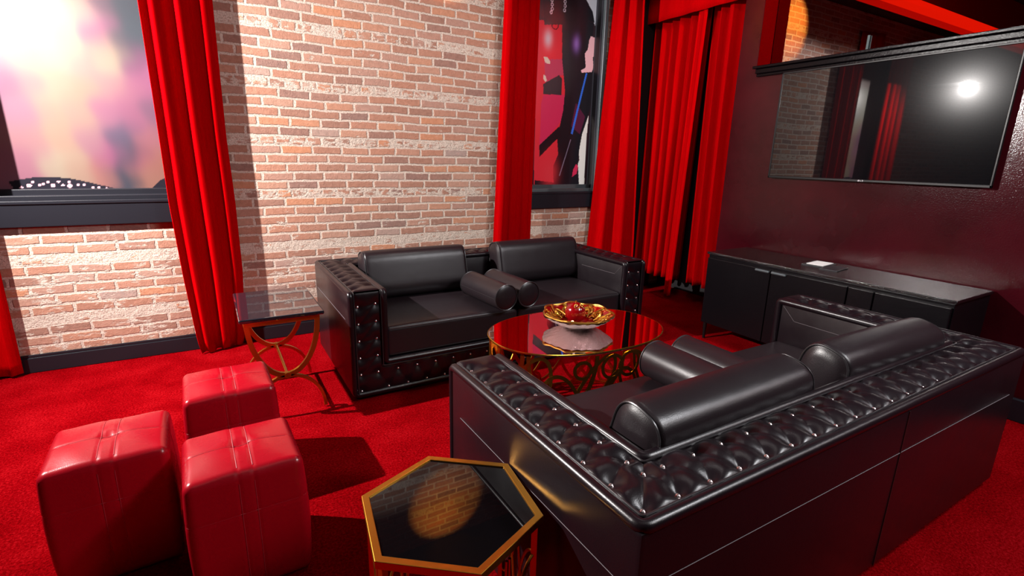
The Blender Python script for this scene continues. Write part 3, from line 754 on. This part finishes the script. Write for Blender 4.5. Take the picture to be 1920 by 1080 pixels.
bolster('right one of the two round black bolsters on the sofa against the brick wall', (1.750, 2.962, ZB), .06)
bolster('black bolster on the foreground sofa, the left one nearest the camera', (1.672, 1.308, ZB), PI-.02)
bolster('black bolster on the foreground sofa, the right one showing behind its twin', (1.850, 1.300, ZB), PI-.02)

# ================================================================== red leather cubes
def ottoman_mesh(w_=.335, d_=.325, h_=.435):
    def fn(P, N):
        q = P.copy(); x, y, z = P[..., 0], P[..., 1], P[..., 2]; hz = h_/2
        up = np.clip((N[..., 2]-.3)/.7, 0, 1); sd = np.clip(1-np.abs(N[..., 2]), 0, 1)
        u, v = x/(w_/2), y/(d_/2)
        puff = .017*(1-np.abs(u)**2.5)*(1-np.abs(v)**2.5)
        g = lambda t_, s=.004: np.exp(-(t_/s)**2)
        crease = .0028*(g(x-.022)+g(x+.022))*(np.abs(N[..., 0]) < .8)+.0022*g(y)*(np.abs(N[..., 1]) < .8)
        dim = .010*np.exp(-((np.abs(x)/.03)**2+(y/.03)**2))
        q[..., 2] += up*(puff-crease-dim)
        bul = .010*(1-(z/hz)**2)
        hs = .0018*(g(z-.5*hz+.03, .004))
        q[..., 0] += N[..., 0]*sd*(bul-hs-.002*g(y)); q[..., 1] += N[..., 1]*sd*(bul-hs-.0025*(g(x-.022)+g(x+.022)))
        q[..., 2] += .0012*np.sin(x*37+y*21)*up
        # a slight slump outwards at the middle
        return q
    body = soft_box(w_, d_, h_, .024, 54, fn)
    st = MB(); hz = h_/2+.0005
    def topz(x, y):
        u, v = x/(w_/2), y/(d_/2); return hz+.017*(1-abs(u)**2.5)*(1-abs(v)**2.5)-.0018+.0012*math.sin(x*37+y*21)-.010*math.exp(-((abs(x)/.03)**2+(y/.03)**2))
    for x in (-.022, .022):
        st.tube([(x, y, topz(x, y)) for y in np.linspace(-d_/2+.028, d_/2-.028, 16)], .0012, 5)
        for s in (-1, 1):
            st.tube([(x, s*(d_/2+.010*(1-(z/(h_/2))**2)-.0015), z) for z in np.linspace(-h_/2+.03, h_/2-.035, 12)], .0012, 5)
    st.tube([(x, 0, topz(x, 0)-.0) for x in np.linspace(-w_/2+.028, w_/2-.028, 18)], .0010, 5)
    zs = .5*h_/2-.03; e = .010*(1-(zs/(h_/2))**2)-.002
    st.tube(densify(rounded([(-w_/2-e, -d_/2-e, zs), (w_/2+e, -d_/2-e, zs), (w_/2+e, d_/2+e, zs), (-w_/2-e, d_/2+e, zs)], .035, 6), .05, True), .0012, 5, closed=True)
    return body, st
SC['ot'], SC['ots'] = ottoman_mesh()
def ottoman(label, x, y, rz):
    o = thing('leather_ottoman', label, 'ottoman', (x, y, 0), rz, 'red leather cube ottomans')
    cached('ot', 'leather_body', 'red_leather', o, (0, 0, .2185), wl=True)
    s = cached('ots', 'stitched_seam', 'seam_red', o, (0, 0, .2185)); s['label'] = 'pale red stitching'
ottoman('red leather cube ottoman, leftmost of the three', -.378, 2.035, .03)
ottoman('red leather cube ottoman in the middle foreground, nearest the camera', .005, 1.765, .03)
ottoman('red leather cube ottoman at the back, beside the legs of the side table', -.010, 2.385, .03)

# ================================================================== side table
st = thing('side_table', 'small side table with dark polished top and curved gold legs beside the sofa', 'table', (.270, 3.055, 0))
MB().box(-.205, .205, -.295, .295, .558, .580, .008, 3).build('table_top', 'dark_marble', st, smooth=False)
b = MB()
b.box(-.185, .185, -.262, -.244, .528, .557, .002).box(-.185, .185, .244, .262, .528, .557, .002).box(-.185, -.167, -.25, .25, .528, .557, .002).box(.167, .185, -.25, .25, .528, .557, .002)
b.build('apron', 'gold_satin', st, smooth=False)
for y in (-.25, .25):
    for s in (-1, 1):
        P = []
        for k in range(15):      # upper arc: corner down to the crossing
            a = k/14*PI/2; P.append((s*.172*math.cos(a)**1.0, y, .245+(.545-.245)*(1-math.sin(a))**1.0 if False else .235+.31*(1-math.sin(a))))
        MB().tube(P, 0, flat=(.0125, .009, (0, 1, 0))).build('arched_leg', 'gold_satin', st, smooth=False)
        P = [(s*.185*math.sin(k/12*PI/2), y, .013+.215*math.cos(k/12*PI/2)) for k in range(13)]
        MB().tube(P, 0, flat=(.008, .009, (0, 1, 0))).build('foot_arc', 'gold_satin', st, smooth=False)
    MB().tube([(0, y-.014, .232), (0, y+.014, .232)], .017, 16).build('rosette', 'gold_satin', st)
MB().tube([(0, -.24, .236), (0, .24, .236)], .008, 10).build('stretcher', 'gold', st)

# ================================================================== hexagonal table
hx = thing('hexagonal_table', 'hexagonal table with gold rim and black glass top in the foreground', 'table', (.468, 1.078, 0))
A0 = math.radians(82); HR = .248; HZ = .50
hp = lambda r, k: (r*math.cos(A0+k*PI/3), r*math.sin(A0+k*PI/3))
V = []; Fc = []
for k in range(6):
    for r, z in ((HR, HZ-.022), (HR, HZ), (HR-.022, HZ), (HR-.022, HZ-.022)): V.append((*hp(r, k), z))
for k in range(6):
    for j in range(4): Fc.append((k*4+j, k*4+(j+1) % 4, ((k+1) % 6)*4+(j+1) % 4, ((k+1) % 6)*4+j))
o = MB().add(V, Fc).build('rim', 'gold_satin', hx, smooth=False)
m_ = o.modifiers.new('soft', 'BEVEL'); m_.width = .0015; m_.segments = 2
MB().prism([hp(HR-.0225, k) for k in range(6)], HZ-.016, HZ-.004).build('glass_top', 'black_glass', hx, smooth=False)
for k in range(6):
    x, y = hp(HR-.022, k); x2, y2 = hp(HR-.035, k)
    MB().tube([(x, y, HZ-.02), (x, y, .008)], 0, flat=(.008, .008, (x, y, 0))).build('leg', 'gold_satin', hx, smooth=False)
V = []
b = MB()
pts = [(*hp(HR-.022, k), .012) for k in range(6)]
b.tube(pts, .007, 8, closed=True); b.build('base_ring', 'gold_satin', hx)
for k in range(6):
    c = Vector((*hp(HR-.022, k), 0)); d = Vector((*hp(HR-.022, k+1), 0)); mid = (c+d)/2
    b = MB()
    for p in (c, d):
        b.tube([(p.lerp(mid, .95*math.sin(a*PI/2)**1.0).x, p.lerp(mid, .95*math.sin(a*PI/2)).y, .06+.32*math.cos(a*PI/2)) for a in np.linspace(0, 1, 12)], .0045, 6)
        b.tube([(p.lerp(mid, .95*math.sin(a*PI/2)).x, p.lerp(mid, .95*math.sin(a*PI/2)).y, .44-.30*math.cos(a*PI/2)) for a in np.linspace(0, 1, 12)], .0045, 6)
    b.build('scroll', 'gold_satin', hx)

# ================================================================== oval coffee table
ct = thing('coffee_table', 'oval coffee table with mirrored top and gold cage base between the sofas', 'table', (1.664, 2.084, 0))
ct.rotation_euler.z = math.radians(-4); TA, TB, TZ = .500, .338, .50
def oval(a, k=1.0, e=2.25):
    c, s = math.cos(a), math.sin(a)
    return (TA*k*math.copysign(abs(c)**(2/e), c), TB*k*math.copysign(abs(s)**(2/e), s))
MB().prism([oval(a) for a in np.linspace(0, 2*PI, 97)[:-1]], TZ-.012, TZ).build('mirrored_top', 'mirror_top', ct, smooth=False)
b = MB().tube([(*oval(a, 1.004), TZ-.004) for a in np.linspace(0, 2*PI, 121)[:-1]], .0045, 6, closed=True); b.build('top_rim', 'gold', ct)
# arc-length table of the cage outline
NA = 720; AA = np.linspace(0, 2*PI, NA+1); PO = np.array([oval(a, .985) for a in AA]); SL = np.concatenate([[0], np.cumsum(np.hypot(*np.diff(PO, axis=0).T))]); PER = SL[-1]
def wrap(s, z, k=1.0):
    s = s % PER; x = np.interp(s, SL, PO[:, 0]); y = np.interp(s, SL, PO[:, 1]); return Vector((x*k, y*k, z))
MB().tube([wrap(s, .012) for s in np.linspace(0, PER, 121)[:-1]], 0, flat=(.008, .004, lambda p: (p.x, p.y*2.2, 0)), closed=True).build('base_ring', 'gold', ct, smooth=False)
rg = random.Random(4); n = 17
for k in range(n):
    s0 = PER*k/n; b = MB(); nf = lambda p: (p.x, p.y*2.2, 0)
    # tall ellipse, leaning sweep, and a small ring
    el = []
    wx = rg.uniform(.085, .13); hz = rg.uniform(.18, .232); cz = .022+hz if k % 2 else TZ-.026-hz; ln = rg.uniform(-.5, .5)
    for a in np.linspace(0, 2*PI, 41)[:-1]:
        z = cz+hz*math.sin(a); el.append(wrap(s0+wx*math.cos(a)+ln*(z-cz), z, 1.0+.004*(k % 2)))
    b.tube(el, 0, flat=(.009, .003, nf), closed=True); b.build('ellipse_bar', 'gold', ct, smooth=False)
    r = rg.uniform(.04, .065); cz = rg.choice([.07, TZ-.09, .2]) ; sh = rg.uniform(.05, .12)
    MB().tube([wrap(s0+sh+r*math.cos(a), max(.012, cz+r*math.sin(a)), 1.006) for a in np.linspace(0, 2*PI, 29)[:-1]], 0, flat=(.008, .003, nf), closed=True).build('small_ring', 'gold', ct, smooth=False)
    q = rg.uniform(.22, .34)*(1 if k % 3 else -1)
    MB().tube([wrap(s0+q*math.sin(t_*PI/2), .014+(TZ-.036)*t_**(.8 if k % 2 else 1.25), .998) for t_ in np.linspace(0, 1, 22)], 0, flat=(.010, .003, nf)).build('sweeping_bar', 'gold', ct, smooth=False)

# ================================================================== bowl on the coffee table
BC = (1.690, 2.118, TZ+.0005)
bw = thing('ornate_bowl', 'red bowl with raised gold scrolls and silver underside on the coffee table', 'bowl', BC)
RB = .190
def bowl_r(t_): return .052+(RB-.052)*t_
def bowl_z(t_): return .010+.062*t_**1.6
n = 96; rows = np.linspace(0, 1, 16)
def wavy(a, t_): return 1+.030*t_*math.sin(a*7)+.012*t_*math.sin(a*15+1)
P = np.zeros((len(rows)+3, n+1, 3))
for i, t_ in enumerate([None, None, None]+list(rows)):
    for k in range(n+1):
        a = 2*PI*k/n
        if i == 0: r, z = .001, .002
        elif i == 1: r, z = .050, .002
        elif i == 2: r, z = .056, .0
        else: r, z = bowl_r(t_)*wavy(a, t_)+.003, bowl_z(t_)-.004+(.0022*math.sin(a*24+t_*20) if t_ > .05 else 0)
        P[i, k] = (r*math.cos(a), r*math.sin(a), z)
o = MB().grid(P).build('silver_underside', 'silver', bw); o['label'] = 'silver underside'
P = np.zeros((18, n+1, 3))
for i, t_ in enumerate([0]+list(np.linspace(0, 1, 17))):
    for k in range(n+1):
        a = 2*PI*k/n; r = 0.0005 if i == 0 else bowl_r(t_)*wavy(a, t_)
        P[i, k] = (r*math.cos(a), r*math.sin(a), bowl_z(t_ if i else 0)+.002+(.006*t_*max(0, math.sin(a*7)) if i else 0))
MB().grid(P).build('bowl_interior', 'red_glass', bw)
def onb(a, t_): 
    r = bowl_r(t_)*wavy(a, t_); return (r*math.cos(a), r*math.sin(a), bowl_z(t_)+.008+.006*t_*max(0, math.sin(a*7)))
MB().tube([(lambda q: (q[0], q[1], q[2]-.003))(onb(a, 1.0)) for a in np.linspace(0, 2*PI, 121)[:-1]], .0055, 8, closed=True).build('gold_rim', 'gold_leaf', bw)
rg = random.Random(12)
for k in range(13):
    a0 = 2*PI*k/13+rg.uniform(-.08, .08); b = MB(); sgn = 1 if k % 2 else -1
    P = []
    for j in range(34):       # spiral scroll
        q = j/33; ang = q*3.4*PI*sgn; rr = (.034 if k % 3 else .024)*(1-q)+.004
        u = a0+rr*math.cos(ang)/.15; t_ = .62+rr*math.sin(ang)/.14; P.append(onb(u, min(1, max(.05, t_))))
    b.tube(P, lambda q: .0062-.003*q, 7)
    b.tube([onb(a0+sgn*(.30-.5*q), .30+.6*math.sin(q*PI)*.8) for q in np.linspace(0, 1, 16)], lambda q: .0025+.005*math.sin(PI*q), 7)
    b.tube([onb(a0-sgn*.20*q, .95-.35*q) for q in np.linspace(0, 1, 8)], lambda q: .008*(1-q)+.002, 7)
    b.build('gold_scroll', 'gold_leaf', bw)
gb = thing('decorative_ball', 'dark red glass ball with small gold curls resting in the ornate bowl', 'ornament', (BC[0]+.005, BC[1]+.03, BC[2]+.012))
MB().lathe([(.058*math.sin(a), .058-.058*math.cos(a)) for a in np.linspace(0, PI, 24)], 32).build('glass_ball', 'red_glass', gb)
b = MB()
for s in (-1, 1):
    P = []
    for j in range(26):
        q = j/25; an = q*2.4*PI; r = .016*(1-q)+.003; th = .62+r*math.sin(an)/.058; ph = -PI/2+s*.55+r*math.cos(an)/.04
        P.append((.060*math.sin(th)*math.cos(ph), .060*math.sin(th)*math.sin(ph), .058+.060*math.cos(th)))
    b.tube(P, .0022, 6)
b.tube([(0, .0, .117), (0, 0, .126)], .004, 8)
b.build('gold_curls', 'gold_leaf', gb)
